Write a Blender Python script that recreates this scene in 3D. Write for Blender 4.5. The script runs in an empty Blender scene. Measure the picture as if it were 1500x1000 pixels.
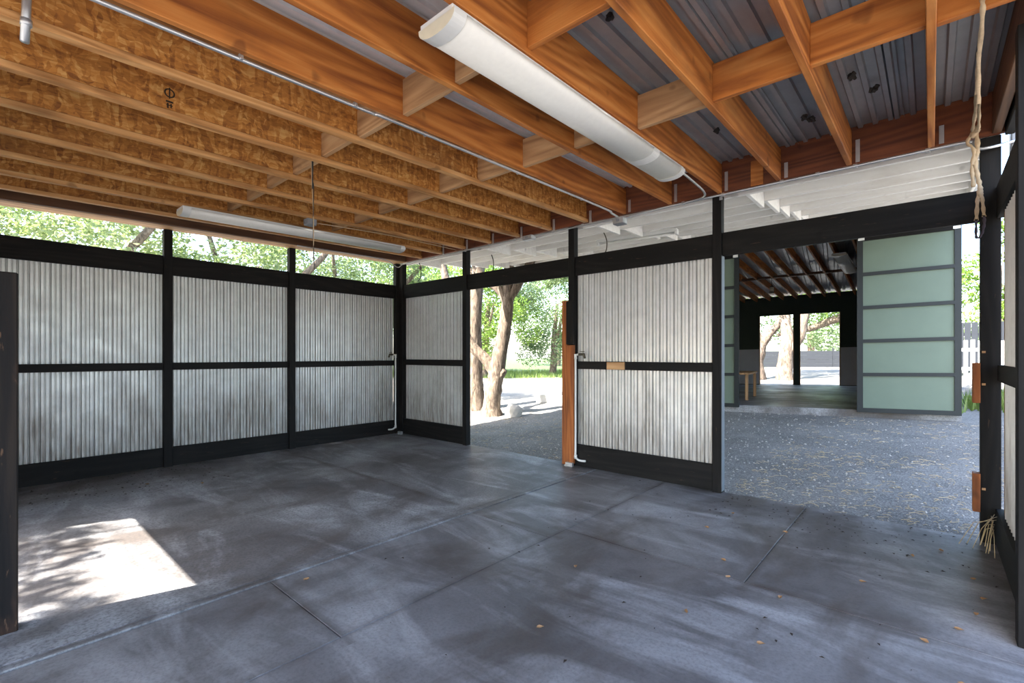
import bpy, bmesh, math, random
import numpy as np
from mathutils import Vector, Matrix

# ------------------------------------------------------------------ camera, sky, sun, exposure
scn = bpy.context.scene
COL = scn.collection
YAW = math.atan2(614, 692)                      # the camera looks about 41.6 degrees left of +Y
cam_d = bpy.data.cameras.new('camera')
cam = bpy.data.objects.new('camera', cam_d); COL.objects.link(cam)
cam.location = (0, 0, 1.4)
cam.rotation_euler = (math.pi/2, 0, YAW)
cam_d.sensor_width = 36.0
cam_d.lens = 692/1500*36.0
cam_d.shift_y = 19.4/1500
cam_d.clip_start = .02
cam_d.clip_end = 400
scn.camera = cam

world = bpy.data.worlds.new('sky'); scn.world = world
world.use_nodes = True
wn = world.node_tree.nodes; wn.clear()
sky = wn.new('ShaderNodeTexSky'); sky.sky_type = 'NISHITA'
sky.sun_disc = False
sky.sun_elevation = math.radians(46.8)
sky.sun_rotation = math.atan2(-.27, -.9)
sky.air_density = 1.0; sky.dust_density = 1.6; sky.ozone_density = 1.0
bg = wn.new('ShaderNodeBackground'); bg.inputs['Strength'].default_value = .50
wo = wn.new('ShaderNodeOutputWorld')
world.node_tree.links.new(sky.outputs[0], bg.inputs[0])
world.node_tree.links.new(bg.outputs[0], wo.inputs[0])

sun_d = bpy.data.lights.new('sun', 'SUN'); sun_d.energy = 15.0; sun_d.angle = math.radians(.55)
sun_d.color = (1.0, .95, .86)
sun = bpy.data.objects.new('sun', sun_d); COL.objects.link(sun)
sun.rotation_euler = Vector((.27, .9, -1)).to_track_quat('-Z', 'Y').to_euler()
sun.location = (-6, -20, 25)

scn.view_settings.view_transform = 'Standard'
scn.view_settings.look = 'None'
scn.view_settings.gamma = 1
scn.view_settings.use_curve_mapping = False
scn.view_settings.exposure = 1.28

rnd = random.Random(7)

# ------------------------------------------------------------------ node materials
class NT:
    def __init__(s, name):
        s.m = bpy.data.materials.new(name); s.m.use_nodes = True
        s.t = s.m.node_tree; s.t.nodes.clear()
        s.out = s.n('ShaderNodeOutputMaterial')
        s.b = s.n('ShaderNodeBsdfPrincipled')
        s.l(s.b.outputs[0], s.out.inputs[0])
    def n(s, t, **k):
        o = s.t.nodes.new(t)
        for a, v in k.items(): setattr(o, a, v)
        return o
    def l(s, a, b): s.t.links.new(a, b)
    def coords(s, scale=(1, 1, 1), rand=True, world=False):
        if world:
            g = s.n('ShaderNodeNewGeometry'); src = g.outputs['Position']
        else:
            tc = s.n('ShaderNodeTexCoord'); src = tc.outputs['Object']
            if rand:
                oi = s.n('ShaderNodeObjectInfo')
                mu = s.n('ShaderNodeMath', operation='MULTIPLY'); mu.inputs[1].default_value = 37.
                s.l(oi.outputs['Random'], mu.inputs[0])
                ad = s.n('ShaderNodeVectorMath', operation='ADD')
                s.l(src, ad.inputs[0]); s.l(mu.outputs[0], ad.inputs[1]); src = ad.outputs[0]
        mp = s.n('ShaderNodeMapping'); mp.inputs['Scale'].default_value = scale
        s.l(src, mp.inputs[0]); return mp.outputs[0]
    def noise(s, vec, scale, detail=3, rough=.55, dist=0):
        o = s.n('ShaderNodeTexNoise'); o.inputs['Scale'].default_value = scale
        o.inputs['Detail'].default_value = detail; o.inputs['Roughness'].default_value = rough
        o.inputs['Distortion'].default_value = dist
        s.l(vec, o.inputs['Vector']); return o.outputs['Fac']
    def ramp(s, fac, stops):
        r = s.n('ShaderNodeValToRGB'); e = r.color_ramp.elements
        while len(e) < len(stops): e.new(.5)
        for i, (p, c) in enumerate(stops):
            e[i].position = p
            e[i].color = (c, c, c, 1) if isinstance(c, (int, float)) else (*c, 1)
        s.l(fac, r.inputs[0]); return r.outputs[0]
    def mix(s, fac, a, b, mode='MIX'):
        m = s.n('ShaderNodeMix', data_type='RGBA', blend_type=mode)
        for v, i in ((fac, 0), (a, 6), (b, 7)):
            if isinstance(v, (int, float)): m.inputs[i].default_value = v
            elif isinstance(v, tuple): m.inputs[i].default_value = (*v, 1)
            else: s.l(v, m.inputs[i])
        return m.outputs[2]
    def math(s, op, a, b=0.):
        m = s.n('ShaderNodeMath', operation=op)
        for i, v in enumerate((a, b)):
            if isinstance(v, (int, float)): m.inputs[i].default_value = v
            else: s.l(v, m.inputs[i])
        return m.outputs[0]
    def sep(s, vec):
        o = s.n('ShaderNodeSeparateXYZ'); s.l(vec, o.inputs[0]); return o.outputs
    def set(s, color=None, rough=None, metal=None, spec=None, bump=None, bstr=.3, bdist=.01):
        B = s.b.inputs
        for v, k in ((color, 'Base Color'), (rough, 'Roughness'), (metal, 'Metallic'), (spec, 'Specular IOR Level')):
            if v is None: continue
            if isinstance(v, tuple): B[k].default_value = (*v, 1)
            elif isinstance(v, (int, float)): B[k].default_value = v
            else: s.l(v, B[k])
        if bump is not None:
            bp = s.n('ShaderNodeBump'); bp.inputs['Strength'].default_value = bstr
            bp.inputs['Distance'].default_value = bdist
            s.l(bump, bp.inputs['Height']); s.l(bp.outputs[0], B['Normal'])
        return s.m

def axis_scale(ax, along, across):
    v = [across]*3; v['XYZ'.index(ax)] = along; return tuple(v)

def wood(name, ax, dark, mid, light, stain=(.05, .025, .012), stain_amt=.35, rough=.65, chips=None, spec=.4):
    k = NT(name)
    c = k.coords(axis_scale(ax, .55, 7))
    w = k.noise(c, 2.0, 5, .6, .9)
    cath = k.noise(k.coords(axis_scale(ax, .22, 2.6)), 1.0, 2, .45, .12)     # growth rings as contour lines of a slow field
    lines = k.math('ADD', k.math('MULTIPLY', k.math('SINE', k.math('MULTIPLY', cath, 95.)), .5), .5)
    f = k.math('ADD', k.math('MULTIPLY', w, .76), k.math('MULTIPLY', lines, .22))
    f = k.math('SUBTRACT', f, .01)
    col = k.ramp(f, [(.25, dark), (.5, mid), (.78, light)])
    c2 = k.coords(axis_scale(ax, 1.0, 2.2))
    st = k.ramp(k.noise(c2, 1.6, 4, .6, .4), [(.52, 0.), (.72, 1.)])
    col = k.mix(k.math('MULTIPLY', st, stain_amt), col, stain)
    c3 = k.coords((5, 5, 5))
    kn = k.ramp(k.noise(c3, 1.3, 1, .4), [(.72, 0.), (.78, 1.)])
    col = k.mix(k.math('MULTIPLY', kn, .55), col, tuple(x*.5 for x in dark))
    if chips:
        ch = k.ramp(k.noise(k.coords(axis_scale(ax, 3, 16)), 2.4, 4, .6), [(.66, 0.), (.72, 1.)])
        col = k.mix(k.math('MULTIPLY', ch, .75), col, chips)
    fine = k.noise(k.coords(axis_scale(ax, 4, 90)), 1.5, 3)
    return k.set(col, rough, spec=spec, bump=fine, bstr=.25, bdist=.004)

M = {}
for ax in 'XYZ':
    M['fir'+ax] = wood('fir_'+ax, ax, (.24, .066, .012), (.50, .165, .030), (.68, .29, .075))
    M['pale'+ax] = wood('pale_wood_'+ax, ax, (.30, .15, .065), (.48, .27, .125), (.62, .39, .20), stain_amt=.25)
    M['black'+ax] = wood('black_stain_'+ax, ax, (.0045, .004, .004), (.008, .007, .0065), (.016, .0135, .012),
                         stain=(.004, .004, .004), stain_amt=.4, rough=.7, chips=(.055, .034, .02), spec=.22)
    M['white'+ax] = wood('white_paint_'+ax, ax, (.76, .73, .68), (.82, .795, .75), (.85, .83, .79),
                         stain=(.45, .39, .32), stain_amt=.28, rough=.6)
    M['jamb'+ax] = wood('jamb_wood_'+ax, ax, (.16, .045, .012), (.33, .10, .024), (.45, .16, .045))
M['flangeY'] = wood('flange_Y', 'Y', (.34, .145, .042), (.58, .28, .095), (.74, .43, .18), stain_amt=.4)
M['rimX'] = wood('rim_X', 'X', (.085, .022, .008), (.15, .04, .013), (.22, .065, .02), stain_amt=.3)
M['darkfirY'] = wood('dark_fir_Y', 'Y', (.06, .026, .012), (.11, .05, .022), (.17, .08, .036))

def osb():
    k = NT('osb')
    c = k.coords((1, 1, 1))
    wob = k.n('ShaderNodeTexNoise'); wob.inputs['Scale'].default_value = 5; k.l(c, wob.inputs['Vector'])
    layers = []
    for sc, (sx, sy, sz), rot in ((44, (1, 1, .22), .5), (38, (1, .22, 1), -.4), (80, (1, .35, 1), .9)):
        mp = k.n('ShaderNodeMapping'); mp.inputs['Scale'].default_value = (sx, sy, sz)
        mp.inputs['Rotation'].default_value = (rot, 0, 0); k.l(c, mp.inputs[0])
        ad = k.n('ShaderNodeVectorMath', operation='MULTIPLY_ADD'); k.l(wob.outputs['Color'], ad.inputs[0])
        ad.inputs[1].default_value = (.12, .12, .12); k.l(mp.outputs[0], ad.inputs[2])
        v = k.n('ShaderNodeTexVoronoi'); v.inputs['Scale'].default_value = sc; k.l(ad.outputs[0], v.inputs['Vector'])
        layers.append(k.sep(v.outputs['Color'])[0])
    f = k.math('ADD', k.math('MULTIPLY', layers[0], .4), k.math('ADD', k.math('MULTIPLY', layers[1], .35), k.math('MULTIPLY', layers[2], .25)))
    col = k.ramp(f, [(.12, (.24, .078, .012)), (.42, (.44, .165, .027)), (.62, (.57, .232, .044)), (.88, (.72, .39, .12))])
    st = k.ramp(k.noise(k.coords((1, .7, 1.6)), 1.4, 4), [(.54, 0.), (.75, 1.)])
    col = k.mix(k.math('MULTIPLY', st, .5), col, (.13, .06, .02))
    return k.set(col, .7, bump=f, bstr=.5, bdist=.006)
M['osb'] = osb()

def galv(name, base, dirt_lo=None, dirt_col=(.13, .085, .045), metal=.75, rough=.42):
    k = NT(name)
    c = k.coords((1, 1, 1), world=True)
    sp = k.noise(c, 9, 4, .6)
    col = k.mix(sp, tuple(x*.78 for x in base), tuple(min(1, x*1.12) for x in base))
    rg = k.ramp(k.noise(c, 5, 3), [(.3, rough-.06), (.7, rough+.12)])
    if dirt_lo:
        z = k.sep(c)[2]
        n1 = k.noise(k.coords((1, 1, .45), world=True), 2.2, 5, .65)
        h = k.math('MULTIPLY', k.math('SUBTRACT', dirt_lo, z), 1.1)
        d = k.ramp(k.math('ADD', k.math('MULTIPLY', k.math('SUBTRACT', n1, .5), 2.6), h), [(.25, 0.), (.95, 1.)])
        sk = k.noise(k.coords((26, 26, 2.5), world=True), 1.5, 3)
        d = k.math('MULTIPLY', d, k.ramp(sk, [(.30, .25), (.7, 1.)]))
        spk = k.ramp(k.math('ADD', k.noise(k.coords((1, 1, 1), world=True), 110., 2), k.math('MULTIPLY', h, .05)), [(.72, 0.), (.78, .7)])
        d2 = k.math('MAXIMUM', k.math('MULTIPLY', d, .75), spk)
        col = k.mix(d2, col, dirt_col)
        k.l(k.math('MULTIPLY', k.math('SUBTRACT', 1., d2), metal), k.b.inputs['Metallic'])
        return k.set(col, rg)
    return k.set(col, rg, metal)
M['galv'] = galv('galvanised_wall', (.68, .675, .66), 1.25, metal=.42, rough=.42)
M['roofmetal'] = galv('roof_metal', (.37, .38, .395), metal=.5, rough=.42)
M['roofsheen'] = galv('pale_roof_metal', (.72, .72, .73), metal=.2, rough=.45)  # lighter copy of the roof metal; grazing reflection put into its colour
M['zinc'] = galv('zinc', (.62, .63, .64), metal=.8, rough=.38)

def concrete(name, tint=(1, 1, 1), grain=.35):
    k = NT(name)
    c = k.coords((1, 1, 1), world=True)
    big = k.noise(c, .75, 5, .6, .6)
    col = k.ramp(big, [(.30, (.085, .078, .078)), (.50, (.18, .176, .182)), (.70, (.33, .338, .355))])
    st = k.noise(k.coords((.5, 1.6, 1), world=True), 1.5, 5, .62, .8)
    col = k.mix(k.math('MULTIPLY', k.ramp(st, [(.48, 0.), (.66, 1.)]), .75), col, (.50, .515, .54))
    br = k.noise(k.coords((1.2, .6, 1), world=True), 1.1, 5, .65, .5)
    col = k.mix(k.math('MULTIPLY', k.ramp(br, [(.48, 0.), (.62, 1.)]), .72), col, (.088, .070, .060))
    fine = k.noise(c, 55, 3, .7)
    col = k.mix(k.math('MULTIPLY', k.ramp(fine, [(.35, 1.), (.55, 0.)]), grain), col, (.06, .058, .062))
    col = k.mix(1., col, tint, 'MULTIPLY')
    pits = k.ramp(k.noise(c, 20, 2), [(.70, 0.), (.78, 1.)])
    col = k.mix(k.math('MULTIPLY', pits, .45), col, (.06, .045, .035))
    # dirt lying along the slab joints
    sx = k.sep(c); wob = k.math('MULTIPLY', k.math('SUBTRACT', k.noise(c, 2.3, 3), .5), .10)
    brk = k.ramp(k.noise(c, 1.7, 4, .6), [(.38, 0.), (.62, 1.)])
    acc = None
    for ax_, pos, wd, (lo, hi) in ((0, -3.09, .035, (-9, 9)), (0, -2.19, .05, (-9, 9)), (0, -.86, .05, (3.0, 9)), (1, 2.95, .06, (-9, -2.1)), (1, 3.12, .07, (-2.3, 9)), (1, 1.19, .05, (-3.1, -2.1))):
        dd = k.math('ABSOLUTE', k.math('ADD', k.math('SUBTRACT', sx[ax_], pos), wob))
        ln = k.math('SUBTRACT', 1., k.math('MINIMUM', k.math('DIVIDE', dd, wd), 1.))
        oth = sx[1-ax_]
        ln = k.math('MULTIPLY', ln, k.math('MULTIPLY', k.math('GREATER_THAN', oth, float(lo)), k.math('LESS_THAN', oth, float(hi))))
        acc = ln if acc is None else k.math('MAXIMUM', acc, ln)
    col = k.mix(k.math('MULTIPLY', acc, k.math('ADD', k.math('MULTIPLY', brk, .7), .2)), col, (.05, .034, .026))
    rg = k.ramp(big, [(.3, .62), (.7, .38)])
    return k.set(col, rg, spec=.5, bump=fine, bstr=.12, bdist=.004)
M['concrete'] = concrete('concrete_grainy', (.92, .90, .88), .6)
M['concrete2'] = concrete('concrete_trowelled', (.76, .72, .70), .3)

def stained_joint():
    k = NT('joint_dirt')
    f = k.noise(k.coords((1, 1, 1), world=True), 9, 4)
    return k.set(k.ramp(f, [(.3, (.035, .025, .018)), (.7, (.09, .07, .055))]), .9)
M['dirt'] = stained_joint()

def ground_mat():
    k = NT('gravel_ground')
    c = k.coords((1, 1, 1), world=True)
    a = k.noise(c, 1.1, 6, .65, .4)
    col = k.ramp(a, [(.3, (.115, .108, .10)), (.5, (.19, .18, .168)), (.7, (.29, .275, .255))])
    peb = k.n('ShaderNodeTexVoronoi'); peb.inputs['Scale'].default_value = 95; k.l(c, peb.inputs['Vector'])
    col = k.mix(.38, col, k.ramp(k.sep(peb.outputs['Color'])[0], [(.1, (.07, .068, .066)), (.6, (.24, .23, .215)), (.95, (.55, .53, .49))]))
    straw = k.ramp(k.noise(k.coords((3, 9, 1), world=True), 3.5, 4, .6), [(.60, 0.), (.70, 1.)])
    col = k.mix(k.math('MULTIPLY', straw, .4), col, (.30, .22, .13))
    s = k.sep(c)
    # dry pale drive beyond the yard, grass bank further out to the left
    far = k.ramp(k.math('ADD', k.math('MULTIPLY', k.math('SUBTRACT', k.math('MULTIPLY', s[0], -1.), 8.), .2), k.math('MULTIPLY', k.math('SUBTRACT', a, .5), .9)), [(.0, 0.), (.9, 1.)])
    col = k.mix(far, col, (.36, .325, .28))
    dist = k.math('SUBTRACT', k.math('SUBTRACT', s[1], k.math('MULTIPLY', s[0], .85)), 33.5)
    gr = k.ramp(k.math('ADD', k.math('MULTIPLY', dist, .16), k.math('MULTIPLY', k.math('SUBTRACT', a, .5), 1.2)), [(.1, 0.), (.7, 1.)])
    gr = k.math('MULTIPLY', gr, k.ramp(k.math('MULTIPLY', s[0], -.1), [(.7, 0.), (1., 1.)]))
    col = k.mix(gr, col, (.075, .115, .035))
    return k.set(col, .92, bump=peb.outputs['Distance'], bstr=.5, bdist=.02)
M['ground'] = ground_mat()

def plain(name, col, rough=.5, metal=0., var=.15, scale=12, spec=.5):
    k = NT(name)
    f = k.noise(k.coords((1, 1, 1)), scale, 4)
    c = k.mix(f, tuple(x*(1-var) for x in col), tuple(min(1, x*(1+var)) for x in col))
    return k.set(c, rough, metal, spec)
M['lens'] = plain('fixture_lens', (.82, .80, .75), .35, var=.06, scale=30)
M['lenscap'] = plain('fixture_endcap', (.70, .64, .50), .45, var=.15)
M['fixture'] = plain('fixture_white', (.74, .73, .70), .4, var=.06)
M['pvc'] = plain('pvc_white', (.66, .65, .62), .4, var=.12)
M['brass'] = plain('old_brass', (.10, .085, .06), .45, .6)
M['greybox'] = plain('grey_box', (.30, .31, .33), .45, .3)
M['cable'] = plain('dark_cable', (.02, .018, .016), .6)
M['romex'] = plain('tan_cable', (.46, .33, .20), .6)
M['strap'] = plain('tan_strap', (.50, .36, .22), .8, var=.3, scale=40)
M['strapdark'] = plain('dark_strap_loop', (.06, .045, .06), .8)
M['greenpanel'] = plain('green_panel', (.128, .172, .128), .6, var=.12, scale=3)
M['greentrim'] = plain('green_trim', (.21, .27, .21), .65)
M['bluegreen'] = plain('dark_green_frame', (.007, .011, .012), .6, var=.3)
M['darkgreen'] = plain('dark_green_wall', (.045, .065, .05), .7, var=.2, scale=2)
M['greywain'] = plain('grey_wainscot', (.55, .56, .60), .6, var=.08, scale=3)
M['picket'] = plain('picket_white', (.78, .78, .78), .6, var=.08)
M['darkfence'] = plain('dark_fence', (.010, .013, .019), .85, var=.3, scale=5)
M['edge'] = plain('lit_side_blue_grey', (.13, .15, .165), .7)
M['wornZ'] = wood('worn_black_Z', 'Z', (.006, .005, .005), (.012, .009, .008), (.03, .02, .014), stain=(.12, .055, .03), stain_amt=.55, rough=.75, chips=(.13, .07, .04), spec=.2)
M['ink'] = plain('ink', (.03, .016, .008), .8)
M['wasp'] = plain('mud_nest', (.035, .03, .026), .95)
M['web'] = plain('old_caulk', (.60, .55, .48), .9)
M['stone'] = plain('stone', (.42, .39, .35), .9, var=.3)
M['cinder'] = plain('cinder_block', (.38, .37, .35), .9, var=.2)

def bark():
    k = NT('bark')
    f = k.noise(k.coords((1, 1, .28), world=True), 16, 5, .7, .6)
    big = k.noise(k.coords((1, 1, 1), world=True), 2.5, 3)
    col = k.ramp(f, [(.36, (.03, .022, .017)), (.52, (.15, .112, .082)), (.72, (.32, .26, .20))])
    col = k.mix(k.math('MULTIPLY', big, .25), col, (.26, .19, .14))
    return k.set(col, .95, bump=f, bstr=.9, bdist=.03)
M['bark'] = bark()

def leafmat(name, a, b, c, trans=.45):
    k = NT(name)
    oi = k.noise(k.coords((1, 1, 1), world=True), 6.5, 2)
    big = k.noise(k.coords((1, 1, 1), world=True), .8, 3)
    f = k.math('ADD', k.math('MULTIPLY', oi, .55), k.math('MULTIPLY', big, .45))
    col = k.ramp(f, [(.32, a), (.5, b), (.68, c)])
    k.set(col, .45, spec=.5)
    tr = k.n('ShaderNodeBsdfTranslucent'); k.l(k.mix(.3, col, (.35, .5, .05)), tr.inputs['Color'])
    mx = k.n('ShaderNodeMixShader'); mx.inputs[0].default_value = trans
    k.l(k.b.outputs[0], mx.inputs[1]); k.l(tr.outputs[0], mx.inputs[2]); k.l(mx.outputs[0], k.out.inputs[0])
    return k.m
M['leafA'] = leafmat('oak_leaves', (.045, .085, .022), (.11, .17, .045), (.24, .30, .09))
M['leafB'] = leafmat('bright_leaves', (.06, .13, .02), (.16, .26, .05), (.34, .42, .11))
M['leafC'] = leafmat('grey_green_leaves', (.07, .12, .07), (.16, .22, .12), (.30, .35, .20))
M['leafD'] = leafmat('pale_leaves', (.09, .14, .06), (.24, .29, .15), (.44, .46, .28), .5)
M['grass'] = leafmat('grass_blades', (.07, .12, .02), (.15, .22, .05), (.26, .30, .10), .3)
M['dryleaf'] = plain('dry_leaf', (.36, .20, .09), .8, var=.4, scale=30)
M['straw'] = plain('straw', (.55, .42, .24), .8, var=.25)

# ------------------------------------------------------------------ object helpers
def link(name, me, parent=None, loc=(0, 0, 0), rot=(0, 0, 0)):
    o = bpy.data.objects.new(name, me); COL.objects.link(o)
    o.location = loc; o.rotation_euler = rot
    if parent is not None: o.parent = parent
    return o

def tag(o, label, cat, group=None):
    o['label'] = label; o['category'] = cat
    if group: o['group'] = group
    return o

def struct(name, label, cat, me=None, loc=(0, 0, 0), mat=None):
    if me is not None and mat is not None: me.materials.append(mat)
    o = link(name, me, None, loc); o['kind'] = 'structure'; tag(o, label, cat); return o

def thing(name, label, cat, loc=(0, 0, 0), rz=0., group=None):
    o = link(name, None, None, loc, (0, 0, rz)); o.empty_display_size = .1
    return tag(o, label, cat, group)

def mesh_from(name, verts, faces, mat=None, smooth=False):
    me = bpy.data.meshes.new(name); me.from_pydata([tuple(v) for v in verts], [], faces); me.update()
    if smooth:
        for p in me.polygons: p.use_smooth = True
    if mat is not None: me.materials.append(mat)
    return me

def boxmesh(name, sx, sy, sz, mat, bev=.003, segs=1):
    bm = bmesh.new(); bmesh.ops.create_cube(bm, size=1)
    bmesh.ops.scale(bm, vec=(sx, sy, sz), verts=bm.verts)
    if bev: bmesh.ops.bevel(bm, geom=bm.edges[:], offset=min(bev, .4*min(sx, sy, sz)), segments=segs, affect='EDGES')
    me = bpy.data.meshes.new(name); bm.to_mesh(me); bm.free(); me.materials.append(mat); return me

def box(name, x0, x1, y0, y1, z0, z1, mat, parent=None, bev=.003, origin=(0, 0, 0)):
    """axis-aligned board given by its extents (in the parent's frame)"""
    me = boxmesh(name, abs(x1-x0), abs(y1-y0), abs(z1-z0), mat, bev)
    return link(name, me, parent, ((x0+x1)/2-origin[0], (y0+y1)/2-origin[1], (z0+z1)/2-origin[2]))

def tube_data(pts, radii, n=10, cap=True, jitter=0., seed=0):
    r = random.Random(seed)
    pts = [Vector(p) for p in pts]; V = []; Fc = []
    up = Vector((0, 0, 1)); prev = None
    for i, p in enumerate(pts):
        t = (pts[min(i+1, len(pts)-1)]-pts[max(i-1, 0)]).normalized()
        if prev is None:
            a = t.orthogonal().normalized()
        else:
            a = (prev-t*prev.dot(t))
            a = a.normalized() if a.length > 1e-5 else t.orthogonal().normalized()
        prev = a; b = t.cross(a)
        rad = radii[i] if isinstance(radii, (list, tuple)) else radii
        for j in range(n):
            q = 2*math.pi*j/n; rr = rad*(1+jitter*(r.random()-.5))
            V.append(p+a*math.cos(q)*rr+b*math.sin(q)*rr)
    for i in range(len(pts)-1):
        for j in range(n):
            k = (j+1) % n
            Fc.append((i*n+j, i*n+k, (i+1)*n+k, (i+1)*n+j))
    if cap:
        Fc.append(tuple(range(n-1, -1, -1))); Fc.append(tuple((len(pts)-1)*n+j for j in range(n)))
    return V, Fc

def smooth_path(pts, sub=5):
    P = [Vector(p) for p in pts]; out = []
    for i in range(len(P)-1):
        p0, p1, p2, p3 = P[max(i-1, 0)], P[i], P[i+1], P[min(i+2, len(P)-1)]
        for s in range(sub):
            t = s/sub
            out.append(.5*((2*p1)+(p2-p0)*t+(2*p0-5*p1+4*p2-p3)*t*t+(3*p1-p0-3*p2+p3)*t**3))
    out.append(P[-1]); return out

def tube(name, pts, radii, mat, parent=None, n=10, smooth=True, jitter=0., seed=0, loc=(0, 0, 0)):
    V, Fc = tube_data([Vector(p)-Vector(loc) for p in pts], radii, n, True, jitter, seed)
    return link(name, mesh_from(name, V, Fc, mat, smooth), parent, loc)

def join(parts):
    V, Fc = [], []
    for v, f in parts:
        o = len(V); V += [tuple(q) for q in v]; Fc += [tuple(i+o for i in g) for g in f]
    return V, Fc

def boxdata(x0, x1, y0, y1, z0, z1):
    v = [(x, y, z) for z in (z0, z1) for y in (y0, y1) for x in (x0, x1)]
    return v, [(0, 2, 3, 1), (4, 5, 7, 6), (0, 1, 5, 4), (2, 6, 7, 3), (0, 4, 6, 2), (1, 3, 7, 5)]

def corrugated(name, width, height, mat, pitch=.082, amp=.0135, trap=False, rows=1, thick=.0016, phase=0.):
    """sheet in local XZ plane, ribs along Z, thin shell"""
    if trap: prof = [(0., 1.), (.29, 1.), (.37, -1.), (.91, -1.)]
    else: prof = [(0., -.6), (.10, -.6), (.145, .9), (.20, 1.6), (.25, 1.6), (.305, .9), (.35, -.6), (.62, -.6), (.665, .15), (.70, .4), (.74, .4), (.775, .15), (.82, -.6)]
    P = [(k+a-phase % 1., y*amp) for k in range(int(width/pitch)+3) for a, y in prof]
    px_ = [a*pitch for a, y in P]; py_ = [y for a, y in P]
    xs = [0.]+[x for x in px_ if 1e-4 < x < width-1e-4]+[width]
    nx = len(xs)-1
    V = []; Fc = []
    for side in (0, 1):
        for x in xs:
            y = float(np.interp(x, px_, py_))+thick*side
            for r in range(rows+1): V.append((x, y, height*r/rows))
    R = rows+1; N = (nx+1)*R
    for i in range(nx):
        for r in range(rows):
            a = i*R+r
            Fc.append((a, a+R, a+R+1, a+1))
            Fc.append((N+a, N+a+1, N+a+R+1, N+a+R))
        a = i*R; Fc.append((a, N+a, N+a+R, a+R)); a = i*R+rows; Fc.append((a, a+R, N+a+R, N+a))
    return mesh_from(name, V, Fc, mat, False)

def leaves(name, blobs, n, size, mat, seed, parent=None, loc=(0, 0, 0), shell=.55, droop=.0):
    """thousands of small folded leaves spread through a set of ellipsoid clusters"""
    rg = np.random.default_rng(seed)
    B = np.array(blobs, float)                     # cx cy cz rx ry rz
    vol = (B[:, 3]*B[:, 4]*B[:, 5])**.75; pick = rg.choice(len(B), n, p=vol/vol.sum())
    d = rg.normal(size=(n, 3)); d /= np.linalg.norm(d, axis=1)[:, None]
    r = shell+(1-shell)*rg.random(n)**.6
    r *= .85+.3*rg.random(n)
    P = B[pick, :3]+d*r[:, None]*B[pick, 3:]
    P -= np.array(loc)
    ax = rg.normal(size=(n, 3)); ax[:, 2] *= .6; ax /= np.linalg.norm(ax, axis=1)[:, None]
    nn = rg.normal(size=(n, 3))+np.array([0, 0, .8]); bx = np.cross(ax, nn); bx /= np.linalg.norm(bx, axis=1)[:, None]
    nz = np.cross(ax, bx)
    s = size*(.6+.8*rg.random(n))[:, None]
    v0 = P-ax*s*.5; v2 = P+ax*s*.5
    v1 = P+bx*s*.28+nz*s*.10; v3 = P-bx*s*.28+nz*s*.10
    V = np.stack([v0, v1, v2, v3], 1).reshape(-1, 3)
    me = bpy.data.meshes.new(name)
    me.vertices.add(4*n); me.vertices.foreach_set('co', V.ravel())
    tri = (np.arange(n)[:, None]*4+np.array([0, 1, 2, 0, 2, 3])[None]).ravel()
    me.loops.add(6*n); me.loops.foreach_set('vertex_index', tri.astype(np.int32))
    me.polygons.add(2*n); me.polygons.foreach_set('loop_start', np.arange(0, 6*n, 3, dtype=np.int32))
    me.polygons.foreach_set('loop_total', np.full(2*n, 3, np.int32))
    me.update(calc_edges=True); me.materials.append(mat)
    return link(name, me, parent, (0, 0, 0))

def crown(cx, cy, cz, R, H, k, seed, rs=.42):
    r = random.Random(seed); out = []
    for _ in range(k):
        while True:
            p = Vector((r.uniform(-1, 1), r.uniform(-1, 1), r.uniform(-1, 1)))
            if .35 < p.length < 1: break
        q = R*rs*r.uniform(.6, 1.15)
        out.append((cx+p.x*R, cy+p.y*R, cz+p.z*H, q, q, q*.8))
    return out

def sm(x, a, b):
    t = np.clip((x-a)/(b-a), 0, 1); return t*t*(3-2*t)
def G(x, y):
    g = -.035+.055*np.clip(y-5.2, 0, 5.5)+.0153*(x+3.27)*sm(y, 4.5, 9)*(1-.8*sm(abs(x), 14, 30))
    g = g+.55*sm(x, .45, 1.7)*sm(y, 11, 19)+.03*np.clip(y-21, 0, 12)
    return g
def gz(x, y): return float(G(np.float64(x), np.float64(y)))

# ------------------------------------------------------------------ ground
gx = np.unique(np.round(np.concatenate([np.linspace(-90, -14, 26), np.linspace(-14, 4, 121), np.linspace(4, 60, 20)]), 4))
gy = np.unique(np.round(np.concatenate([np.linspace(-40, 4.6, 24), np.linspace(4.6, 14, 80), np.linspace(14, 26, 30), np.linspace(26, 110, 22)]), 4))
XX, YY = np.meshgrid(gx, gy, indexing='ij')
rg = np.random.default_rng(3)
ZZ = G(XX, YY)+np.where((YY > 5.6) & ((YY < 10.0) | (YY > 19.5)), rg.normal(size=XX.shape)*.006, 0)
ZZ = np.where(YY < 5.05, -.06, ZZ)
nI, nJ = XX.shape
gv = np.stack([XX, YY, ZZ], -1).reshape(-1, 3)
gf = [(i*nJ+j, (i+1)*nJ+j, (i+1)*nJ+j+1, i*nJ+j+1) for i in range(nI-1) for j in range(nJ-1)]
struct('ground', 'grey gravel and dirt yard outside the barn doorways', 'ground', mesh_from('ground', gv, gf, None, True), mat=M['ground'])

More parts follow.
